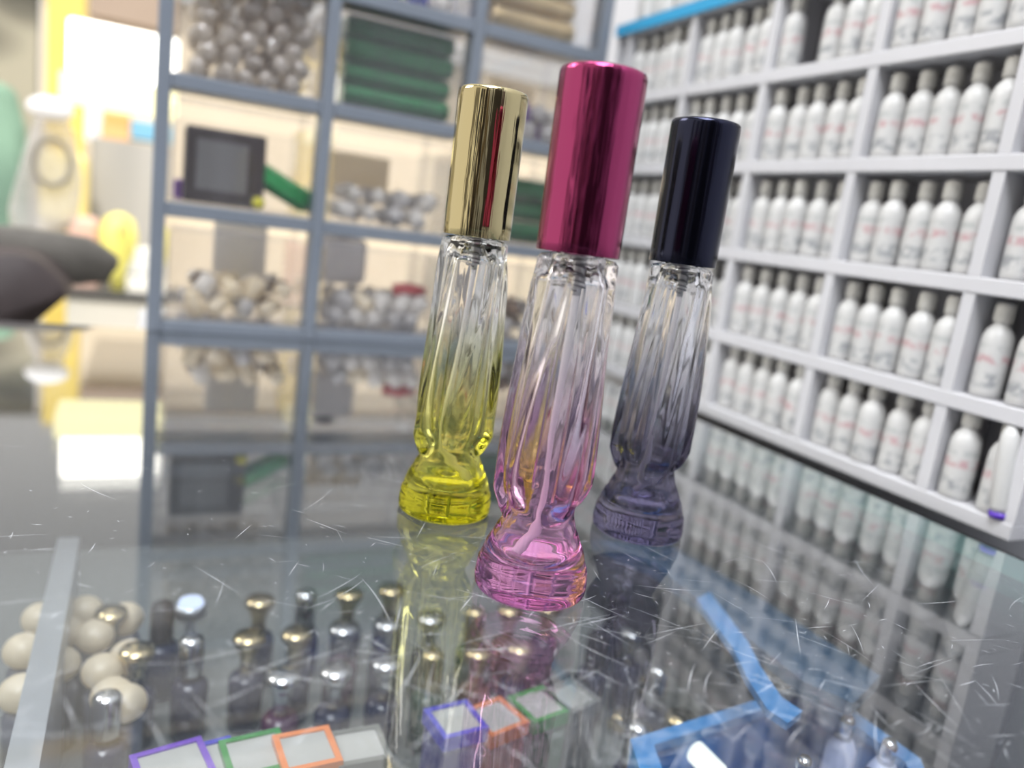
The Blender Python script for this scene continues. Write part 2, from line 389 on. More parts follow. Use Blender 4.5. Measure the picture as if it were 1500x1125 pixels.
# case below
cpart(MB().box(GX0, GY1-.12, -10.5, GX1-.02, GY1-.02, -1.081), 'rear_panel', M['case_grey'])
cpart(MB().box(GX1-.12, GY0, -10.5, GX1-.02, GY1-.121, -1.081), 'side_panel', pb('case_slate', (.025, .03, .035), .6, noise=.2, nscale=8))
cpart(MB().box(GX0, GY0, -10.5, GX0+.1, GY1-.121, -1.081), 'side_panel', M['case_grey'])
cpart(MB().box(GX0+.1, GY0, -2.62, GX1-.121, GY1-.121, -2.55), 'inner_shelf', M['case_floor'])
cpart(MB().box(GX0+.1, GY0, -10.5, GX1-.121, GY0+.1, -2.621), 'front_panel', M['white'])
# metal rail running back under the glass
ra, rb = onZ(90, 870, -1.9), onZ(24, 1120, -1.9); rx = (ra.x+rb.x)/2
rl = cpart(MB().box(rx-.05, -.6, -2.549, rx+.05, 4.4, -1.9), 'divider_rail', M['alu'])
# ledge behind
tag(MB().box(-.06, 0, 0, 3.2, .92, .14, bev=.02).build('back_ledge', M['white'], loc=(.06, 5.82, -1.14)), 'white ledge behind the glass counter under the grey organizer', 'ledge')
tag(MB().box(0, 0, 0, 3.0, .8, 9.35).build('ledge_base', M['case_grey'], loc=(.1, 5.84, -10.5)), 'grey base cabinet behind the glass counter holding up the ledge', 'cabinet')

# ------------------------------------------------------------------ organizer with clear drawers
OY = 5.70; OXs = [.095, 1.135, 2.19, 3.245]; OZs = [-1.0, -.175, .64, 1.40, 2.2]; OD = 1.0
og = thing('drawer_organizer', 'blue-grey plastic organizer with clear drawers at the back of the counter', 'organizer', (0, OY, -1))
fr = MB()
for i, x in enumerate(OXs):
    fr.box(x-.045, 0, 0 if 1 else 0, x+.045, .17, 3.28, bev=.012)
    MB().box(x-.02, OD-.06, 0, x+.02, OD, 3.28).build('rear_post', M['drawer'], og)
fr.build('frame', M['frame'], og)
for j, z in enumerate(OZs):
    hb = MB()
    zz = z+1; zl = max(0.0, zz-.045) if j else 0.0
    for i in range(3): hb.box(OXs[i]+.046, .005, zl, OXs[i+1]-.046, .30, zz+(.05 if j else .085), bev=.01)
    hb.build('shelf_rail', M['frame'], og)
    MB().box(OXs[0]+.021, OD-.005, max(0, zz-.02), OXs[-1]-.021, OD+.03, zz+.02).build('rear_rail', M['drawer'], og)
DR = {}
for i in range(3):
    for j in range(4):
        x0, x1 = OXs[i]+.07, OXs[i+1]-.07; z0 = OZs[j]+1+(.09 if j == 0 else .055); z1 = OZs[j+1]+1-.06
        d = MB(); t_ = .012
        d.box(x0, .03, z0, x1, .03+t_, z1-.03); d.box(x0, OD-.1, z0, x1, OD-.1+t_, z1-.1)
        d.box(x0, .043, z0, x0+t_, OD-.101, z1-.08); d.box(x1-t_, .043, z0, x1, OD-.101, z1-.08)
        d.box(x0+t_, .043, z0, x1-t_, OD-.101, z0+t_)
        dr = d.build('drawer', M['drawer'], og)
        lip = MB().box(x0+.02, -.012, z1-.07, x1-.02, .029, z1-.035, bev=.008).build('drawer_lip', M['drawer'], dr)
        DR[i, j] = (x0+t_, OY+.05, z0+t_-1, x1-t_, OY+OD-.12, z1-1-.1)
def mat_var(name, col, rough=.4, **k): return pb(name, col, rough, **k)
def milky(name, col, rough=.35, tl=.5, spec=.06):
    m, t, o = nt(name); N = t.nodes.new; L = t.links.new
    d = N('ShaderNodeBsdfDiffuse'); d.inputs[0].default_value = tuple(col)+(1,); x = N('ShaderNodeBsdfTranslucent'); x.inputs[0].default_value = tuple(col)+(1,)
    g = N('ShaderNodeBsdfGlossy'); g.inputs['Roughness'].default_value = rough; a = N('ShaderNodeMixShader'); a.inputs[0].default_value = tl
    b = N('ShaderNodeMixShader'); b.inputs[0].default_value = spec
    L(d.outputs[0], a.inputs[1]); L(x.outputs[0], a.inputs[2]); L(a.outputs[0], b.inputs[1]); L(g.outputs[0], b.inputs[2]); L(b.outputs[0], o.inputs[0]); return m
CREAM = milky('cream_plastic', (.93, .84, .66)); PALE = milky('pale_white_plastic', (.88, .85, .80))
BROWN = mat_var('brown_cap', (.16, .10, .06), .3); GREYP = milky('grey_plastic', (.66, .64, .62))
GREEN = pb('green_foil', (.02, .145, .05), .22, metal=.55, noise=.25, nscale=90); GREENL = pb('bright_green', (.03, .36, .10), .2, metal=.4)
GOLDT = pb('brass_foil', (.50, .38, .20), .3, metal=.6, noise=.2, nscale=60); PURP = pb('violet_plastic', (.22, .10, .38), .3)
CLEARB = milky('clear_stopper_glass', (.78, .72, .63), .12, .6, .12); DARK = pb('dark_brown_box', (.045, .035, .033), .45)
SILV = pb('silver_cap', (.70, .72, .75), .14, metal=1); GOLDC = pb('gold_cap_small', (.72, .60, .36), .15, metal=1)
NAVY = pb('dark_blue_glass', (.005, .010, .045), .08, coat=.6); BLUE = pb('royal_blue', (.05, .06, .40), .25)
def rotm(rx, ry, rz): return (Matrix.Rotation(rz, 3, 'Z') @ Matrix.Rotation(ry, 3, 'Y') @ Matrix.Rotation(rx, 3, 'X'))
def heap(cell, n, protos, layers, rmin, label, cat, group, seed, xr=(0, 1), scales=(1, 1)):
    """individual pieces settled in rough layers on the drawer bottom"""
    rr = random.Random(seed); x0, y0, z0, x1, y1, z1 = DR[cell]
    X0 = x0+(x1-x0)*xr[0]+rmin; X1 = x0+(x1-x0)*xr[1]-rmin; k = 0; first = None
    nx = max(1, int((X1-X0)/(2.1*rmin))); ny = max(1, int((y1-y0-2*rmin)/(2.4*rmin)))
    spots = []
    for l in range(layers):
        for a in range(nx):
            for b in range(ny):
                spots.append((l, X0+(a+.5+.35*(l % 2))*(X1-X0)/nx, y0+rmin+(b+.5)*(y1-y0-2*rmin)/ny))
    spots = [s for s in spots if s[1] < X1]
    spots.sort(key=lambda s: (s[0], s[2]+rr.random()*.1)); 
    for (l, x, y) in spots[:n]:
        mb_me, nm, lb = protos[rr.randrange(len(protos))]
        o = bpy.data.objects.new(nm, mb_me); COL.objects.link(o)
        o.location = W((x+rr.uniform(-.2, .2)*rmin, y+rr.uniform(-.2, .2)*rmin, z0+rmin*(1.02+1.75*l)))
        o.rotation_euler = (rr.uniform(0, 6.28), rr.uniform(0, 6.28), rr.uniform(0, 6.28))
        tag(o, lb or label, cat, group)
def stopper_me(r, mat, nm): return MB().lathe([(r*.35, -r*.95), (r*.4, -r*.2), (r*.95, r*.1), (r, r*.45), (r*.7, r*.9)], 12).data(nm, mat)
def capcyl_me(r, h, mat, nm): return MB().lathe([(r*.9, -h), (r, -h*.94), (r, h*.9), (r*.85, h)], 14).data(nm, mat)
# top-left: glass stoppers
heap((0, 2), 190, [(stopper_me(.066, CLEARB, 'glass_stopper'), 'glass_stopper', None)], 6, .062, 'clear glass stopper in the heap filling the upper left clear drawer', 'stopper', 'glass stoppers heaped in the upper left drawer', 3)
# bottom-left: cream and brown caps
cr_me = capcyl_me(.055, .085, CREAM, 'small_cap'); br_me = capcyl_me(.055, .06, BROWN, 'small_cap'); wh_me = capcyl_me(.06, .07, PALE, 'small_cap'); gy_me = capcyl_me(.06, .06, GREYP, 'small_cap')  # plain cylinders serving as loose caps in all drawer heaps
G1 = 'loose caps heaped in the bottom left drawer'
heap((0, 0), 46, [(cr_me, 'small_cap', 'cream vial in the heap inside the bottom left clear drawer'), (cr_me, 'small_cap', 'cream vial in the heap inside the bottom left clear drawer'), (wh_me, 'small_cap', 'white cap in the heap inside the bottom left clear drawer'), (br_me, 'small_cap', 'dark brown cap in the heap inside the bottom left clear drawer'), (gy_me, 'small_cap', 'grey cap in the heap inside the bottom left clear drawer')], 2, .08, '', 'vial', G1, 5)
x0, y0, z0, x1, y1, z1 = DR[0, 0]
tag(MB().box(0, 0, 0, .40, .02, .50, bev=.006).build('grey_card', milky('card_grey', (.85, .84, .82)), loc=(x0+.33, y1-.06, z0+.16)), 'upright grey card standing behind the loose caps, bottom left drawer', 'card')
# bottom-middle
G2 = 'pale caps heaped in the bottom middle drawer'
heap((1, 0), 40, [(cr_me, 'small_cap', 'cream cap in the low heap inside the bottom middle clear drawer'), (wh_me, 'small_cap', 'white cap in the low heap inside the bottom middle clear drawer'), (gy_me, 'small_cap', 'grey cap in the low heap inside the bottom middle clear drawer')], 2, .07, '', 'vial', G2, 8)
x0, y0, z0, x1, y1, z1 = DR[1, 0]
LIDM = milky('frosted_grey', (.80, .79, .80))
j_ = thing('storage_jar', 'rounded frosted grey jar with dark knob in the bottom middle drawer', 'jar', (x0+.24, y1-.16, z0+.27))
MB().rbox(-.22, -.12, 0, .22, .12, .38, .06).build('body', LIDM, j_); MB().lathe([(.06, .38), (.09, .42), (.08, .45), (.03, .46)], 16).build('knob', DARK, j_)
tag(MB().tube([(0, 0, 0), (.12, 0, .02), (.25, .01, 0)], .05).build('lipstick_tube', pb('red_dark', (.45, .05, .05), .3), loc=(x1-.3, y0+.2, z0+.30)), 'small dark red tube lying on the pale caps, bottom middle drawer', 'tube')
# bottom right
heap((2, 0), 26, [(br_me, 'small_cap', 'dark cap heaped inside the bottom right clear drawer'), (gy_me, 'small_cap', 'grey cap heaped inside the bottom right clear drawer')], 2, .08, '', 'vial', 'dark caps heaped in the bottom right drawer', 9)
# green foil tubes
def foil_tube(r, L_, mat, nm): 
    mt = Matrix.Rotation(math.pi/2, 4, 'Y')
    return MB().lathe([(r*.86, -L_/2), (r, -L_/2+.02), (r, L_/2-.02), (r*.86, L_/2)], 8, mat=mt, smooth=False).data(nm, mat)
def stack_tubes(cell, mat, r, n_rows, label, group, nm='foil_tube', xr=(.05, .95), z_off=0, ny=2):
    x0, y0, z0, x1, y1, z1 = DR[cell]; L_ = (x1-x0)*(xr[1]-xr[0]); me = foil_tube(r, L_, mat, nm)
    rown = ['bottom', 'second', 'third', 'fourth', 'fifth']
    for k in range(n_rows):
        for q in range(ny):
            o = bpy.data.objects.new(nm, me); COL.objects.link(o)
            o.location = W((x0+(x1-x0)*(xr[0]+xr[1])/2, y0+r+.06+q*2.15*r+.03*(k % 2), z0+r*1.02+k*2.02*r)); o.rotation_euler = (.3*k, 0, R.uniform(-.02, .02))
            tag(o, label % (rown[k], 'front' if q == 0 else 'back'), 'tube', group)
stack_tubes((1, 2), GREEN, .077, 4, 'metallic green tube, %s layer %s row, upper middle drawer', 'green metallic tubes stacked in the upper middle drawer')
stack_tubes((2, 3), GOLDT, .085, 3, 'brassy gold tube, %s layer %s row, top right drawer', 'gold tubes stacked in the top right drawer', xr=(.08, .85))
stack_tubes((2, 1), GREEN, .085, 3, 'metallic green tube, %s layer %s row, middle right drawer', 'green tubes in the middle right drawer', xr=(.25, .97))
stack_tubes((2, 0), GREEN, .08, 1, 'metallic green tube on drawer floor, %s layer %s row, bottom right drawer', 'green tubes in the bottom right drawer', xr=(.6, .97), ny=1) if False else None
# second row left: dark box with a grey plate, green lighter, yellow ball
x0, y0, z0, x1, y1, z1 = DR[0, 1]
bx = thing('small_box', 'dark brown box with grey square plate in the middle left drawer', 'box', (x0+.07, y0+.08, z0))
MB().rbox(0, 0, 0, .52, .3, .50, .02).build('box_body', DARK, bx)
MB().rbox(.07, -.008, .09, .40, .002, .42, .003).build('face_plate', pb('plain_grey_plate', (.15, .147, .143), .5), bx)['label'] = 'plain grey square plate'
gt = thing('perfume_atomiser', 'metallic green faceted tube lying slanted beside the dark brown box', 'tube', (x0+.72, y0+.2, z0+.18))
gm = MB(); gm.lathe([(.075, -.22), (.085, -.2), (.085, .2), (.075, .22)], 6, mat=rotm(0, math.pi/2+.42, .2).to_4x4(), smooth=False)
gm.build('tube_body', GREENL, gt); MB().lathe([(.06, .221), (.06, .26)], 6, mat=rotm(0, math.pi/2+.42, .2).to_4x4(), smooth=False).build('tube_cap', GREEN, gt)
tag(MB().blob((0, 0, 0), .045).build('ball', pb('yellow_ball', (.60, .55, .04), .2), loc=(x0+.55, y0+.035, z0+.046)), 'small yellow ball in front of the dark box, middle left drawer', 'ball')
tag(MB().rbox(0, 0, 0, .1, .2, .14, .02).build('violet_block', PURP, loc=(x0+.02, y0+.4, z0)), 'small violet block behind the dark box in the middle left drawer', 'block')
# second row middle: clear white bits
heap((1, 1), 44, [(wh_me, 'small_cap', 'white cap in the heap inside the middle clear drawer'), (stopper_me(.06, PALE, 'small_stopper'), 'small_stopper', 'white stopper in the heap inside the middle clear drawer'), (gy_me, 'small_cap', 'grey cap in the heap inside the middle clear drawer')], 2, .075, '', 'vial', 'white bits heaped in the centre drawer', 15)
x0, y0, z0, x1, y1, z1 = DR[1, 1]
tag(MB().rbox(0, 0, 0, .5, .06, .36, .02).build('small_box', CREAM, loc=(x0+.12, y1-.1, z0+.17)), 'cream box standing behind the white bits in the centre drawer', 'box')
# upper right drawer clutter
heap((2, 2), 26, [(gy_me, 'small_cap', 'grey cap in the heap inside the upper right clear drawer'), (wh_me, 'small_cap', 'white cap in the heap inside the upper right clear drawer'), (capcyl_me(.06, .07, PURP, 'small_cap'), 'small_cap', 'violet cap in the heap inside the upper right clear drawer')], 2, .08, '', 'vial', 'caps heaped in the upper right drawer', 21)
x0, y0, z0, x1, y1, z1 = DR[2, 2]
tag(MB().rbox(0, 0, 0, .42, .12, .34, .03).build('small_box', CREAM, loc=(x0+.33, y1-.2, z0+.17)), 'cream box behind the caps in the upper right drawer', 'box')
# top row
heap((0, 3), 30, [(wh_me, 'small_cap', 'white cap in the heap inside the top left clear drawer'), (stopper_me(.07, CLEARB, 'glass_stopper'), 'glass_stopper', 'clear stopper among white caps inside the top left clear drawer')], 2, .08, '', 'vial', 'caps heaped in the top left drawer', 31)
heap((1, 3), 30, [(wh_me, 'small_cap', 'white cap in the heap inside the top middle clear drawer'), (capcyl_me(.06, .07, BLUE, 'small_cap'), 'small_cap', 'blue cap in the heap inside the top middle clear drawer')], 2, .08, '', 'vial', 'caps heaped in the top middle drawer', 33)

# ------------------------------------------------------------------ white shelving
SX = 3.33; SY0, SY1 = 1.84, 5.66; SZ = [-.97, -.49, .03, .56, 1.085, 1.61]; DY = [2.28, 3.08, 3.88, 4.68, 5.48]; SD = .34
sh = thing('shelving_unit', 'white shelving unit of small compartments along the right side', 'shelf', (SX, 0, -1.02))
def spart(mb, name, mat): mb.v = [(v[0]-SX, v[1], v[2]+1.02) for v in mb.v]; return mb.build(name, mat, sh)
for j, z in enumerate(SZ):
    spart(MB().box(SX, SY0, z-.045, SX+SD, SY1, z+.03, bev=.008), 'shelf_board', M['white'])
for y in [SY0+.0301]+DY+[SY1-.0301]:
    for j in range(5):
        spart(MB().box(SX+.004, y-.03, SZ[j]+.031, SX+SD-.005, y+.03, SZ[j+1]-.046), 'divider', M['white'])
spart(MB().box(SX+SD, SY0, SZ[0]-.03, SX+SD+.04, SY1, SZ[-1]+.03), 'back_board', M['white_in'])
ed = spart(MB().box(SX-.022, 3.3, SZ[-1]-.04, SX-.001, SY1, SZ[-1]+.04), 'edge_strip', M['blue_edge']); ed['label'] = 'blue edging strip'
tag(MB().box(0, 0, 0, SD+.04, SY1-SY0+.9, 9.3).build('shelf_plinth', pb('plinth_dark', (.07, .065, .065), .6), loc=(SX+.06, SY0-.4, -10.5)), 'dark base cabinet carrying the white shelving unit', 'cabinet')
tag(MB().box(0, 0, 0, .26, 3.7, .10).build('shelf_riser', pb('riser_dark', (.10, .09, .09), .6), loc=(SX+.1, SY0+.04, -1.13)), 'dark riser strip under the white shelving unit', 'riser') if False else None
# bottle prototype
BR = .064
bt0 = None
prof_b = [(.054, 0), (.064, .006), (.066, .03), (.066, .245), (.064, .27), (.054, .298), (.038, .318), (.031, .328), (.030, .34)]
def mk_bottle(loc, label, group):
    t = thing('spray_bottle', label, 'bottle', loc, group)
    MB().lathe(prof_b, 20).build('body', M['bot'], t)
    MB().lathe([(.0666, .03), (.0668, .035), (.0668, .235), (.0666, .24)], 20, cap=False).build('label_band', M['label'], t)
    MB().lathe([(.037, .335), (.041, .34), (.041, .40), (.037, .417), (.022, .424)], 16).build('cap', M['botcap'], t)
    return t
cells = [(1.90, 2.25, 2, 'rightmost'), (2.31, 3.05, 5, 'second from right'), (3.11, 3.85, 5, 'third from right'), (3.91, 4.65, 5, 'fourth from right'), (4.71, 5.45, 5, 'fifth from right')]
rown = ['lowest', 'second lowest', 'middle', 'second highest', 'highest']
for j in range(5):
    for (ya, yb, n_, cn) in cells:
        for k in range(n_):
            y = yb-(k+.5)*(yb-ya)/n_+R.uniform(-.006, .006); x = SX+.085+R.uniform(-.012, .02)
            lab = 'white bottle, %s from left, %s compartment, %s shelf' % (ORD[k], cn, rown[j])
            loc = (x, y, SZ[j]+.031); grp = 'small white bottles on the white shelving'
            if j == 4 and cn == 'second from right' and k == 1: pass
            if j == 4 and cn == 'third from right' and k in (1,): continue
            if bt0 is None: bt0 = mk_bottle(loc, lab, grp); bt0.rotation_euler.z = R.uniform(0, 6)
            else: dup(bt0, loc, lab, grp, rz=R.uniform(-.6, .6)+2.6)
# tube with a violet cap at the right end of the lowest shelf
tt = thing('cream_tube', 'white squeeze tube standing on its violet cap at the shelf end', 'tube', (SX+.02, 1.915, SZ[0]+.031))
tilt = Matrix.Rotation(-.10, 4, 'X')
MB().lathe([(.036, .03), (.042, .05), (.044, .3), (.040, .36), (.02, .40)], 20, mat=tilt).build('tube_body', M['bot'], tt)
MB().lathe([(.040, 0.003), (.041, .028)], 20, mat=tilt).build('tube_cap', pb('violet_cap', (.10, .04, .42), .3), tt)
tt2 = thing('small_bottle', 'tiny white bottle with blue cap lying low between the pink and black bottles', 'bottle', (SX+.0, 4.56, SZ[1]+.031))
MB().lathe([(.03, 0), (.034, .02), (.034, .09), (.02, .11)], 16).build('cap', pb('blue_cap', (.03, .08, .4), .3), tt2); MB().lathe([(.024, .11), (.034, .13), (.034, .26), (.02, .28)], 16).build('body', M['bot'], tt2)
# white packs above the blue edging
for k in range(9):
    y = 3.35+k*.26
    tag(MB().rbox(0, -.11, 0, .26, .11, .26+.06*R.random(), .05, rot=rotm(R.uniform(-.15, .15), 0, R.uniform(-.2, .2))).build('wrapped_pack', M['bot'], loc=(SX+.03, y, SZ[-1]+.035)),
        'white wrapped pack, %s from right on top of the shelving' % ORD[k], 'pack', 'white packs on top of the white shelving')

# ------------------------------------------------------------------ things under the glass
FZ = -2.549
def mk_vial(loc, capm, bodym, label, cat='vial', flare=True):
    t = thing('perfume_vial', label, cat, loc, 'vials standing under the glass')
    MB().lathe([(.07, 0), (.083, .012), (.084, .26), (.07, .285), (.038, .292)], 20).build('body', bodym, t)
    MB().lathe([(.03, .293), (.03, .31), (.034, .32)], 14).build('neck', GOLDC, t)
    if flare: MB().lathe([(.036, .321), (.036, .37), (.05, .42), (.074, .455), (.077, .475), (.068, .49), (.02, .497)], 20).build('cap', capm, t)
    else: MB().lathe([(.052, .321), (.056, .33), (.056, .49), (.045, .505), (.015, .512)], 20).build('cap', capm, t)
    return t
AMB = pb('amber_glass', (.10, .045, .015), .08, coat=.6); PLUM = pb('plum_glass', (.06, .015, .05), .08, coat=.5); TEALG = pb('bottle_green_glass', (.01, .05, .035), .08, coat=.5)
BLK = pb('black_cap', (.015, .015, .02), .15)
kinds = [(GOLDC, NAVY, 'dark blue vial with flared gold cap', True), (SILV, NAVY, 'dark blue vial with flared silver cap', True), (BLK, NAVY, 'dark blue vial with tall black cap', False),
         (GOLDC, AMB, 'amber vial with flared gold cap', True), (SILV, PLUM, 'plum vial with flared silver cap', True), (GOLDC, TEALG, 'bottle green vial with tall gold cap', False), (SILV, NAVY, 'dark blue vial with tall silver cap', False)]
TRAY = [onZ(*p, -1.86) for p in ((925, 1090), (1190, 1006), (1345, 1118), (1420, 1320), (1000, 1330))]
CART = []
def in_tray(x, y, m=.1):
    n = len(TRAY); ok = []
    for k in range(n):
        a, b = TRAY[k], TRAY[(k+1) % n]; d = math.hypot(b.x-a.x, b.y-a.y)
        ok.append(((b.x-a.x)*(y-a.y)-(b.y-a.y)*(x-a.x))/d)
    return all(v > -m for v in ok) or all(v < m for v in ok)
for (px, py, w_) in ((255, 1122, .24), (305, 1112, .2), (375, 1102, .22), (450, 1095, .21), (527, 1090, .2), (668, 1052, .2), (727, 1048, .2), (790, 1030, .2), (838, 1018, .19)):
    c = onZ(px, py, -1.95); CART.append((c.x, c.y, w_/2+.11))
def near_carton(x, y): return any(abs(x-a) < d and abs(y-b) < d for a, b, d in CART)
vp = {}
nrow = 0
for r_ in range(9):
    y = 1.34+r_*.36; cnt = 0
    for c_ in range(22):
        x = -.42+c_*.235+(r_ % 2)*.115; p = proj((x, y, FZ+.45))
        if p[2] < .3 or not (70 < p[0] < 1010 and 868 < p[1] < 1165): continue
        if x-.09 < rx+.06 or x > 2.85 or in_tray(x, y) or near_carton(x, y): continue
        if math.hypot(x-onZ(280, 884, -2.05).x, y-onZ(280, 884, -2.05).y) < .12: continue
        if p[1] > 1010+.0*p[0] and 170 < p[0] < 860 and proj((x, y, FZ))[1] > 1130: continue   # the cartons stand here
        kd = (0, 1, 0, 3, 0, 2, 1, 6, 0, 4, 1, 5, 0)[(r_*3+c_*5) % 13]
        if p[0] > 760 and (c_+r_) % 3 == 0: continue
        cm, bm_, lb, fl = kinds[kd]
        lab = '%s, %s in %s row under glass' % (lb, ORD[cnt], ORD[nrow] if nrow < 20 else 'last')
        loc = (x+R.uniform(-.012, .012), y+R.uniform(-.012, .012), FZ)
        if kd in vp: dup(vp[kd], loc, lab, 'vials standing under the glass')
        else: vp[kd] = mk_vial(loc, cm, bm_, lab, 'vial', fl)
        cnt += 1
    if cnt: nrow += 1
# cream ball capped vials at far left under the glass
cp = None
for k, (px, py) in enumerate([(35, 925), (88, 945), (140, 905), (185, 880), (150, 955), (190, 935), (95, 900), (165, 990), (30, 985), (185, 1000), (60, 880), (125, 870)]):
    p = onZ(px, py, FZ+.5)
    if cp is None:
        cp = thing('cream_topped_vial', 'x', 'vial', (p.x, p.y, FZ), 'cream capped vials under the glass')
        MB().lathe([(.05, 0), (.07, .01), (.07, .3), (.05, .33)], 18).build('body', pb('grey_blue_glass', (.10, .11, .15), .15, coat=.4), cp)
        MB().blob((0, 0, .405), .085, sq=(1, 1, .9), n=10).build('ball_top', CREAM, cp); o = cp
    else: o = dup(cp, (p.x, p.y, FZ), 'x')
    o['label'] = 'vial with round cream cap, %s among those left of the rail under glass' % ORD[k] if p.x < rx else 'vial with round cream cap, %s among those right of the metal rail' % ORD[k]
# cartons with coloured rims
def carton(px, py, w, zt, col, cname, rz, extra=''):
    p = onZ(px, py, zt); H_ = zt-FZ
    t = thing('carton', 'small grey carton with %s rim standing under the glass%s' % (cname, extra), 'carton', (p.x, p.y, FZ), rz=rz)
    MB().rbox(-w/2+.008, -w/2+.008, 0, w/2-.008, w/2-.008, H_-.02, .008).build('box_body', pb('carton_'+cname, tuple(.35*c+.08 for c in col), .4), t)
    MB().rbox(-w/2+.02, -w/2+.02, H_-.019, w/2-.02, w/2-.02, H_-.006, .003).build('lid_panel', pb('carton_grey', (.36, .37, .36), .5), t)
    r_ = MB(); a = w/2; b = w/2-.022
    for (x0, y0, x1, y1) in ((-a, -a, a, -b), (-a, b, a, a), (-a, -b, -b, b), (b, -b, a, b)): r_.box(x0, y0, H_-.06, x1, y1, H_)
    r_.build('rim', pb('rim_'+cname, col, .25), t)
carton(255, 1122, .24, -1.95, (.16, .07, .45), 'violet', .2)
carton(305, 1112, .20, -1.97, (.05, .05, .45), 'blue', .15, ', left of the green rimmed one') 
carton(375, 1102, .22, -1.95, (.03, .22, .05), 'green', .1)
carton(450, 1095, .21, -1.93, (.65, .20, .06), 'orange', .05)
carton(527, 1090, .20, -1.95, (.16, .17, .16), 'grey', .0)
carton(668, 1052, .20, -1.95, (.04, .04, .50), 'dark blue', .1, ', below the yellow bottle')
carton(727, 1048, .20, -1.97, (.60, .18, .04), 'bright orange', .25, ', below the pink bottle')
carton(790, 1030, .20, -1.97, (.03, .25, .05), 'leaf green', .2, ', below the pink bottle')
carton(838, 1018, .19, -1.97, (.20, .21, .21), 'silver', .3, ', below the black bottle')
# blue tray with tubes, right
TB = pb('blue_plastic_tray', (.02, .17, .50), .3, noise=.15, nscale=20); TBL = pb('light_blue_plastic', (.05, .24, .56), .3, noise=.1, nscale=20)
zt = -1.86
q = [onZ(*p, zt) for p in ((925, 1090), (1190, 1006), (1345, 1118), (1420, 1320), (1000, 1330))]
tr = thing('storage_tray', 'bright blue plastic tray under the glass at the lower right', 'tray', (0, 0, FZ))
P2 = [Vector((a.x, a.y)) for a in q]; cen = sum(P2, Vector((0, 0)))/len(P2)
sh_ = lambda k, z: [((cen+(p-cen)*k).x, (cen+(p-cen)*k).y, z) for p in P2]
n5 = len(P2); H5 = zt-FZ
mbt = MB(); mbt.add(sh_(1, 0)+sh_(1, H5)+sh_(.9, H5)+sh_(.88, .1), [tuple(reversed(range(n5)))]+[(k, (k+1) % n5, n5+(k+1) % n5, n5+k) for k in range(n5)]+[(2*n5+k, 2*n5+(k+1) % n5, 3*n5+(k+1) % n5, 3*n5+k) for k in range(n5)]+[tuple(range(3*n5, 4*n5))])
mbt.build('tray_body', TB, tr)
rm = MB(); rm.add(sh_(1.012, H5-.02)+sh_(1.012, H5+.02)+sh_(.87, H5+.02)+sh_(.87, H5-.02), [(a*n5+k, a*n5+(k+1) % n5, ((a+1) % 4)*n5+(k+1) % n5, ((a+1) % 4)*n5+k) for a in range(4) for k in range(n5)])
rm.build('rim', TBL, tr)
for k, (px, py, ln) in enumerate([(1243, 1050, 1), (1305, 1085, 1), (1180, 1110, 1), (1275, 1130, 1)]):
    a = onZ(px, py, -1.75); t = thing('white_tube', 'glossy white tube standing in the blue tray, %s from left' % ['second', 'rightmost', 'leftmost', 'third'][k], 'tube', (a.x, a.y, FZ+.101), 'white tubes in the blue tray')
    MB().lathe([(.05, 0), (.06, .02), (.06, .56), (.04, .6)], 18).build('tube_body', pb('pearl_white', (.50, .56, .78), .2), t); MB().lathe([(.03, .601), (.03, .68), (.02, .70)], 14).build('cap', SILV, t)
# light blue strap band running to the tray
sb_ = MB(); sp_ = [onZ(*p, -1.55) for p in ((1030, 872), (1055, 905), (1085, 945), (1105, 985), (1135, 1030), (1165, 1050))]
vs = []
for i, p in enumerate(sp_):
    w = .07; vs += [(p.x-w*.8, p.y-w*.3, p.z), (p.x+w*.8, p.y+w*.3, p.z), (p.x+w*.8, p.y+w*.3, p.z-.03), (p.x-w*.8, p.y-w*.3, p.z-.03)]
k_ = len(sp_); sb_.add(vs, [(4*i+a, 4*(i+1)+a, 4*(i+1)+(a+1) % 4, 4*i+(a+1) % 4) for i in range(k_-1) for a in range(4)]+[(0, 1, 2, 3), (4*k_-1, 4*k_-2, 4*k_-3, 4*k_-4)])
tag(sb_.build('packing_strap', TBL), 'light blue plastic strap running back from the blue tray under glass', 'strap')
bb = onZ(980, 820, -2.3)
q = [onZ(*p, -1.60) for p in ((868, 790), (960, 830), (1180, 1000), (1250, 1030), (1290, 990), (1120, 880), (985, 800))]
tag(MB().prism([(p.x, p.y, p.z) for p in q][::-1], (0, 0, -.06)).build('blue_folder', pb('deep_blue_sheet', (.012, .065, .14), .45, noise=.2, nscale=15)), 'deep blue flat plastic folder under the glass beside the black bottle', 'folder')
# loose brass caps near the tray
for k in range(34):
    px = R.uniform(900, 1120); py = R.uniform(930, 1075)
    p = onZ(px, py, FZ+.08)
    if p.x > 2.85 or in_tray(p.x, p.y): continue
    mt_ = [GOLDC, BROWN, GREYP][k % 3]; nm = ['gold', 'brown', 'grey'][k % 3]
    o = MB().lathe([(.05, -.07), (.055, -.06), (.055, .05), (.04, .07)], 14).build('loose_cap', mt_, loc=(p.x, p.y, FZ+.075)); o.rotation_euler = (R.choice([0, 1.45]), 0, R.uniform(0, 3))
    tag(o, 'loose %s atomizer lying beside the blue tray under glass' % nm, 'pumpcap', 'loose %s pump caps by the tray' % nm)
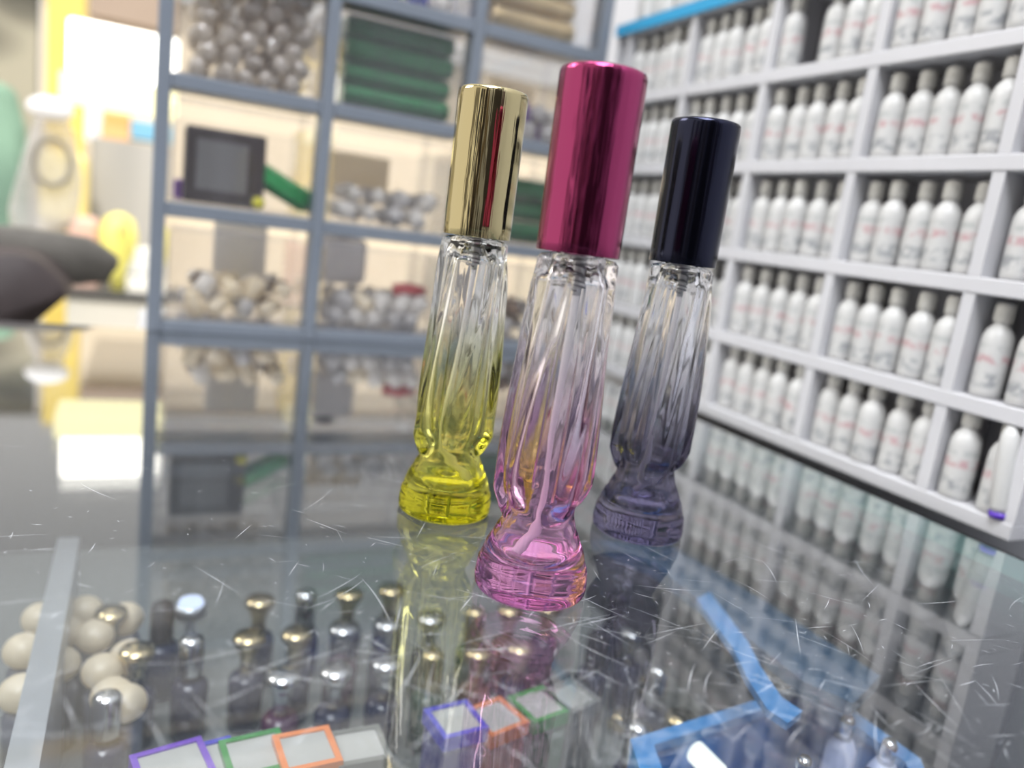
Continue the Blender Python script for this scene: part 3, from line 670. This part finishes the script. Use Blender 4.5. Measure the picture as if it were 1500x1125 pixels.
# white display stands seen under the glass on the right
for k, (px, py) in enumerate([(1180, 930), (1215, 985), (1290, 960), (1340, 935), (1380, 960), (1425, 990), (1470, 1020), (1260, 1010), (1390, 1060), (1450, 1085)]):
    p = onZ(px, py, FZ+.36)
    if p.x > GX1-.25: p *= 1
    if p.x > GX1-.22: continue
    dup(bt0, (p.x, p.y, FZ), 'white bottle standing under the glass, %s of the loose ones at right' % ORD[k], 'white bottles under the glass')

# ------------------------------------------------------------------ the street side, left
def bxY(name, x0, y0, x1, y1, Y, d, mat, label, cat, bev=0, struct=False, **kw):
    a = onY((x0+x1)/2, y0, Y); b = onY((x0+x1)/2, y1, Y)
    if name == 'market_cabinet': b.z = -10.49
    l = onY(x0, (y0+y1)/2, Y); r = onY(x1, (y0+y1)/2, Y)
    mb = MB(); w = (r.x-l.x)/2; h = a.z-b.z
    mb.box(-w, 0, 0, w, d, h, bev=bev)
    o = mb.build(name, mat, loc=((l.x+r.x)/2, Y, b.z))
    if struct: tag(o, kind='structure')
    else: tag(o, label, cat)
    return o
far = 24.0
wl = two_tone('rough_stone', (.14, .135, .11), (.42, .40, .32), 4.5, stretch=(1, 1, 1.8))
MB().box(-16, 0, 0, -.9, .5, 26).build('wall_left', wl, loc=(-1.6, far, -10.5))['kind'] = 'structure'
WB = two_tone('sunlit_plaster', (.66, .57, .44), (.86, .76, .60), .8, 'noise')
MB().box(0, 0, 0, 22, .5, 26).build('wall_back', WB, loc=(-2.4, far, -10.5))['kind'] = 'structure'
YEL = pb('yellow_paint', (.80, .62, .16), .5, noise=.12, nscale=4)
MB().box(0, 0, 0, 24, .3, 10).build('trim_1', pb('grey_fascia', (.40, .41, .43), .7), loc=(-10, 23.6, 4.6))['kind'] = 'structure'
a = onY(65, 300, 20); b = onY(120, 300, 20)
tag(MB().box(0, 0, 0, b.x-a.x, .5, 14.3, bev=.05).build('pillar', YEL, loc=(a.x, 20, -10.5)), 'tall yellow painted pillar across the street', 'pillar')
lbm = emis('sunlit_sign_emission', (1, .97, .88), 5.0)  # strong sunlight on the white sign put in as emission
sg = thing('sign_board', 'large sunlit white sign board with yellow lower edge beside the pillar', 'sign', onY(170, 117, 10))
a = onY(98, 80, 10); b = onY(262, 80, 10); top = onY(170, 38, 10); bot = onY(170, 117, 10)
MB().rbox(a.x-onY(170, 117, 10).x, 0, 0, b.x-onY(170, 117, 10).x, .5, top.z-bot.z, .04).build('sign_face', lbm, sg)
b2 = onY(170, 160, 10)
MB().rbox(a.x-onY(170, 117, 10).x-.05, -.3, b2.z-bot.z, b.x-onY(170, 117, 10).x, .4, -.02, .04).build('lower_panel', emis('sunlit_yellow_emission', (1, .93, .55), 2.0), sg)  # sunlight on the yellow panel likewise put in as emission
bxY('trim_2', 130, -30, 240, 32, 23.3, .69, pb('pinkish_brown_board', (.42, .33, .27), .6, noise=.1, nscale=3), '', '', struct=True)
bxY('orange_crate', 150, 165, 191, 184, 20.5, 1, pb('orange_a', (.85, .45, .16), .5), 'upper orange crate on the far stall below the sign', 'crate', .05)
bxY('orange_crate', 147, 183, 191, 206, 20.5, 1, pb('orange_b', (.88, .50, .22), .5), 'lower orange crate on the far stall below the sign', 'crate', .05)
bxY('blue_box', 191, 178, 236, 206, 20.5, 1, pb('sky_blue_box', (.22, .50, .72), .5), 'flat sky blue box on the far stall below the sign', 'box', .04)
bxY('market_cabinet', 128, 206, 236, 640, 20.4, 1.4, two_tone('grey_stripes', (.28, .28, .28), (.50, .49, .47), 3, 'noise', stretch=(2.5, 1, .2)), 'grey vertically streaked cabinet of the far stall', 'cabinet')
bxY('white_lamp', 120, 152, 147, 206, 20.4, .4, emis('white_lit_plastic', (1, .97, .93), 1.4), 'small glowing white box under the left end of the sign', 'lamp', .08)
# stall table
st = thing('street_table', 'low white street table with thin dark top edge', 'table', (onY(160, 505, 18).x, 18, -10.5))
a = onY(96, 465, 18); b = onY(222, 465, 18); t_ = onY(160, 437, 18); bz = onY(160, 506, 18); cxx = onY(160, 505, 18).x
MB().rbox(a.x-cxx, 0, bz.z+10.5, b.x-cxx+.6, 1.6, t_.z+10.5-.05, .03).build('front_panel', pb('sunlit_white', (.92, .88, .78), .5, emit=.0), st)
MB().box(a.x-cxx-.05, -.08, t_.z+10.5-.045, b.x-cxx+.65, 1.7, t_.z+10.5+.12).build('table_top', pb('dark_edge', (.10, .10, .10), .5), st)
for xk in (a.x-cxx+.1, b.x-cxx+.4): MB().box(xk-.06, .1, 0, xk+.06, .22, bz.z+10.49).build('leg', pb('leg_grey', (.3, .3, .3), .4), st)
# goods on the table
p = onY(172, 420, 18.6)
yb = thing('yellow_bag', 'rounded bright yellow bag standing on the white street table', 'bag', (p.x, 18.6, t_.z+.12))
ra_ = (onY(201, 360, 18.6).x-onY(145, 360, 18.6).x)/2; hh = onY(172, 312, 18.6).z-(t_.z+.12)
MB().lathe([(ra_*.35, 0), (ra_*.45, hh*.25), (ra_*.9, hh*.5), (ra_, hh*.72), (ra_*.75, hh*.93), (ra_*.2, hh)], 24).build('bag_body', pb('bright_yellow', (.95, .88, .22), .5), yb)
tb_ = MB(); hx = [(.1*ra_, -.2, hh*.75), (.15*ra_, -.35, hh*.85), (.2*ra_, -.2, hh*.93)]
tb_.tube([(q_[0], q_[1]-ra_*.75, q_[2]) for q_ in hx], .05).build('handle', pb('handle_grey', (.3, .3, .2), .5), yb)
bxY('white_carton', 185, 365, 226, 403, 18.5, .8, pb('white_goods', (.85, .85, .82), .5), 'upper white carton at the right end of the street table', 'carton', .06)
bxY('white_carton', 185, 404, 226, 434, 18.5, .8, pb('white_goods2', (.88, .86, .80), .5), 'lower white carton at the right end of the street table', 'carton', .06)
bxY('pink_bundle', 98, 318, 145, 433, 18.8, .5, pb('pink_cloth', (.80, .52, .44), .7), 'pale pink cloth bundle in front of the yellow pillar', 'bundle', .15)
bxY('yellow_sack', 55, 222, 128, 330, 19.4, .599, pb('yellow_sack', (.92, .78, .28), .6, noise=.1, nscale=5), 'large pale yellow sack hanging on the pillar', 'sack', .18)
bxY('grey_step', 112, 506, 127, 560, 19.5, 1.2, pb('brown_grey_stone', (.36, .30, .27), .8, noise=.25, nscale=4), 'brown grey stone step beneath the street table', 'step')
bxY('grey_step', -40, 480, 62, 560, 19.5, 1.2, pb('grey_stone', (.28, .29, .28), .8, noise=.2, nscale=4), 'grey stone step left of the yellow pillar', 'step')
# green garment and clear bag with loop handle
gm_ = pb('pale_green_cloth', (.22, .36, .27), .8, noise=.25, nscale=6)
ga = MB(); pts = [onY(*p, 17) for p in ((-20, 120), (8, 115), (22, 140), (35, 190), (38, 250), (36, 900), (-20, 900))]
for p in pts[-2:]: p.z = -10.48
ga.prism([tuple(p) for p in pts], (0, .5, 0)); og_ = ga.build('green_garment', gm_); og_.modifiers.new('b', 'BEVEL').width = .015
tag(og_, 'pale green garment hanging at the far left edge', 'garment')
pts = [onY(*p, 12) for p in ((62, 152), (88, 150), (108, 200), (118, 265), (112, 330), (75, 350), (20, 345), (8, 315), (25, 250), (45, 185))]
pb_ = MB(); pb_.prism([tuple(p) for p in pts], (0, .45, 0))
tb2 = thing('plastic_bag', 'translucent plastic carrier bag with grey loop handle at the left', 'bag', (0, 0, 0))
o = pb_.build('bag_body', thin_glass('cloudy_plastic', (.88, .87, .86), 1.0, haze=.38, hazecol=(.80, .78, .76)), tb2); o.modifiers.new('b', 'BEVEL').width = .02
cc = onY(76, 237, 11.9); rr_ = (onY(104, 237, 11.9).x-onY(47, 237, 11.9).x)/2
MB().tube([(cc.x+rr_*math.cos(t*.2094), 11.9, cc.z+1.35*rr_*math.sin(t*.2094)) for t in range(31)], .035).build('handle', pb('loop_grey', (.28, .26, .22), .5), tb2)
wt = onY(75, 160, 11.9)
MB().blob((wt.x, 11.8, wt.z), .22, sq=(1.2, .6, .7)).build('bag_knot', pb('white_knot', (.85, .84, .85), .5), tb2)
# dark bag hanging in from the left behind the counter
by = 7.2
def pt(p, y): return onY(p[0], p[1], y)
o0 = Vector(pt((-90, 430), by)); o0.z = -10.5
bag = thing('garment_bag', 'dark brown garment bag with grey flap slumping in from the left edge', 'bag', o0)
def slab(name, pts, y, d, mat, bulge, down=False):
    P = [Vector(pt(p, y))-o0 for p in pts]
    if down: P = P[:-2]+[Vector((P[-2].x, P[-2].y, 0)), Vector((P[-1].x, P[-1].y, 0))]
    n = len(P); c = sum(P, Vector())/n; mb = MB(); vs = []; fs = []
    if down: c = (P[3]+P[-3])/2
    ring = [(0, .95), (.03, .985), (.10, 1.0), (.9, 1.0), (.97, .985), (1, .95)]
    for t, k in ring:
        for p in P: q = c+(p-c)*k; vs.append((q.x, q.y+t*d, max(q.z, 0)))
    for a in range(len(ring)-1):
        for k in range(n): fs.append((a*n+k, (a+1)*n+k, (a+1)*n+(k+1) % n, a*n+(k+1) % n))
    vs.append((c.x, c.y-bulge, c.z)); vs.append((c.x, c.y+d+bulge, c.z)); m0 = len(ring)*n
    for k in range(n): fs.append((k, (k+1) % n, m0)); fs.append(((len(ring)-1)*n+(k+1) % n, (len(ring)-1)*n+k, m0+1))
    mb.add(vs, fs, 0, True); return mb.build(name, mat, bag)
slab('bag_body', [(-120, 372), (-60, 368), (-30, 368), (0, 370), (20, 371), (38, 374), (53, 381), (66, 390), (77, 400), (86, 410), (93, 418), (98, 426), (99, 431), (96, 436), (80, 450), (60, 467), (30, 495), (0, 523), (-30, 550), (-60, 575), (-60, 600), (-120, 600)], by, .7, pb('dark_brown_leather', (.06, .046, .046), .6, noise=.2, nscale=30, bump=.3), .1, True)
slab('flap', [(-60, 335), (-20, 332), (15, 333), (45, 336), (70, 340), (100, 345), (128, 350), (150, 363), (168, 376), (174, 385), (172, 394), (166, 400), (158, 414), (120, 417), (60, 416), (0, 415), (-60, 415)], by+.72, .3, pb('grey_fabric', (.14, .13, .115), .7, noise=.25, nscale=25), .03)['label'] = 'dark grey fabric flap'

# ------------------------------------------------------------------ room shell
MB().box(-17, -12, -.2, 16, 24.5, 0).build('floor', two_tone('beige_floor', (.48, .42, .34), (.60, .54, .45), .6, 'noise'), loc=(0, 0, -10.5))['kind'] = 'structure'
MB().box(-14, -11, 0, 5, 9, .3).build('ceiling', pb('ceiling_paint', (.55, .56, .58), .8), loc=(0, 0, 15))['kind'] = 'structure'
MB().box(0, -11, 0, .3, 8, 25.5).build('wall_right', pb('wall_paint_right', (.55, .56, .60), .7), loc=(SX+SD+.5, 0, -10.5))['kind'] = 'structure'
MB().box(-14, 0, 0, 5, .3, 25.5).build('wall_rear', pb('wall_paint_rear', (.30, .30, .33), .7), loc=(0, -11.3, -10.5))['kind'] = 'structure'
# dark block added for the photographer: gives the dark stripe in the polished caps
tag(MB().box(0, 0, 0, 2.6, 1.2, 17, bev=.05).build('dark_block', pb('black_block', (.015, .012, .018), .4), loc=(-1.5, -4.6, -10.5)), 'tall black block added behind the camera position', 'cabinet')
tag(MB().box(0, 0, 0, 1.0, 1.0, 17, bev=.05).build('dark_block', pb('black_block2', (.03, .022, .02), .4), loc=(-5.2, -3.6, -10.5)), 'narrow black block added behind the camera at the left', 'cabinet')

for k, (x, y, w_, d_, c_, l_) in enumerate([(-9, -7, 1.0, 2.2, (.10, .07, .05), 'added brown block along the left side behind the camera, rearmost'), (-9, -3.6, 1.0, 1.2, (.04, .04, .05), 'added charcoal block along the left side behind the camera, middle'), (-9, -.9, 1.0, 1.6, (.22, .20, .17), 'added beige grey block along the left side behind the camera, foremost'),
        (1.9, -9.5, 1.2, 1, (.08, .05, .07), 'added plum block against the rear wall, right of the black one'), (-7.6, -10, 1.4, 1, (.12, .09, .06), 'added brown block against the rear wall at the far left')]):
    tag(MB().box(0, 0, 0, w_, d_, 15+k, bev=.05).build('reflection_block', pb('block_finish_%d' % k, c_, .45), loc=(x, y, -10.5)), l_, 'cabinet')  # unseen blocks added to vary the reflections in the polished caps
# ------------------------------------------------------------------ lights
def lamp_fix(name, label, c, sx, sy, st, col=(1, 1, 1), round_=False):
    t = thing(name, label, 'ceiling light', c)
    if round_: MB().lathe([(sx*1.15, .0), (sx*1.2, .05), (sx*1.1, .15)], 24).build('housing', M['alu'], t); MB().lathe([(sx, -.03), (sx, -.001)], 24).build('diffuser', emis(name+'_glow', col, st), t)
    else: MB().box(-sx-.05, -sy-.05, .0, sx+.05, sy+.05, .15).build('housing', M['alu'], t); MB().box(-sx, -sy, -.03, sx, sy, -.001).build('diffuser', emis(name+'_glow', col, st), t)
    return t
def area(c, sx, sy, e, col, rot=(0, 0, 0)):  # unseen area sources, added without any fixture
    l = bpy.data.lights.new('added_area', 'AREA'); l.shape = 'RECTANGLE'; l.size = sx*U; l.size_y = sy*U; l.energy = e; l.color = col
    o = bpy.data.objects.new('area_light', l); COL.objects.link(o); o.location = W(c); o.rotation_euler = rot; return o
for k, (x, y) in enumerate([(-1, -1.5), (2, -2.5), (-4, -3), (-7, -1), (0, -6), (-5, -7.5)]):  # unseen spots added to put highlights on the caps
    lamp_fix('highlight_spot', 'added round ceiling spot behind the camera, %s one' % ORD[k], (x, y, 14.8), .45, .45, 40, (.88, .93, 1), True)
for k, (px, py, z, e) in enumerate([(280, 884, -2.05, 6)]):  # glowing puck added as a bright bluish spot inside the case
    p = onZ(px, py, z); t = thing('glow_puck', 'small bluish white puck glowing under the glass left of the yellow bottle', 'lamp', p)
    MB().lathe([(.075, -.06), (.08, -.02), (.075, -.001)], 20).build('housing', M['alu'], t); MB().lathe([(.062, .0), (.055, .02), (.02, .03)], 20).build('diffuser', emis('lamp_glow', (.62, .74, 1), e*.32), t)
    if k == 0: MB().lathe([(.02, p.z*-1*0-(p.z-FZ)), (.02, -.061)], 10).build('stem', M['alu'], t)
    else: MB().box(.0, -.02, -.05, 2.98-p.x, .02, -.02).build('bracket', M['alu'], t)
a = onZ(1003, 1085, -1.95); b = onZ(1052, 1135, -1.95)
tl = thing('glossy_tube', 'short glossy white tube lying on posts beside the blue tray', 'lamp', ((a.x+b.x)/2, (a.y+b.y)/2, -1.95)); hv = (b-a)*.5
MB().tube([-hv, hv], .045, 14).build('tube_shell', emis('tube_glow', (.9, 1, .97), 1.5), tl)  # plain white tube, its bright look put in as emission
for sgn in (-1, 1): MB().lathe([(.02, FZ+1.95), (.02, -.046)], 10).build('post', M['alu'], tl, loc=hv*sgn*.8)
area((-1.5, 3.0, 14.6), 9, 7, 12, (.95, .97, 1))
area((-4, -5, 14.6), 8, 7, 36, (.95, .97, 1))  # fill added from the camera side to brighten the organizer front
def aimed(c, tgt, sx, sy, e, col):
    o = area(c, sx, sy, e, col); o.rotation_euler = (Vector(tgt)-Vector(c)).to_track_quat('-Z', 'Y').to_euler(); return o
aimed((-7, 8, 6.5), (3.3, 3, 0), 4, 4, 5.5, (1, .97, .93))  # key light added out of frame at far left, aimed at the shelving
sun = bpy.data.lights.new('sun', 'SUN'); sun.energy = 3.6; sun.angle = .02; sun.color = (1, .93, .80)
so = bpy.data.objects.new('sun', sun); COL.objects.link(so); so.rotation_euler = (math.radians(30), 0, math.radians(-25)); so.location = W((0, 0, 30))
w = bpy.data.worlds.new('world'); sc.world = w; w.use_nodes = True
bg = w.node_tree.nodes['Background']; bg.inputs[0].default_value = (1, .95, .88, 1); bg.inputs[1].default_value = 1.15

# ------------------------------------------------------------------ colour management
sc.view_settings.view_transform = 'Standard'; sc.view_settings.look = 'None'; sc.view_settings.gamma = 1; sc.view_settings.use_curve_mapping = False
sc.view_settings.exposure = 0.0
sc.cycles.max_bounces = 16; sc.cycles.transmission_bounces = 14; sc.cycles.transparent_max_bounces = 24; sc.cycles.glossy_bounces = 6; sc.cycles.diffuse_bounces = 3
sc.cycles.sample_clamp_indirect = 6; sc.cycles.blur_glossy = .5
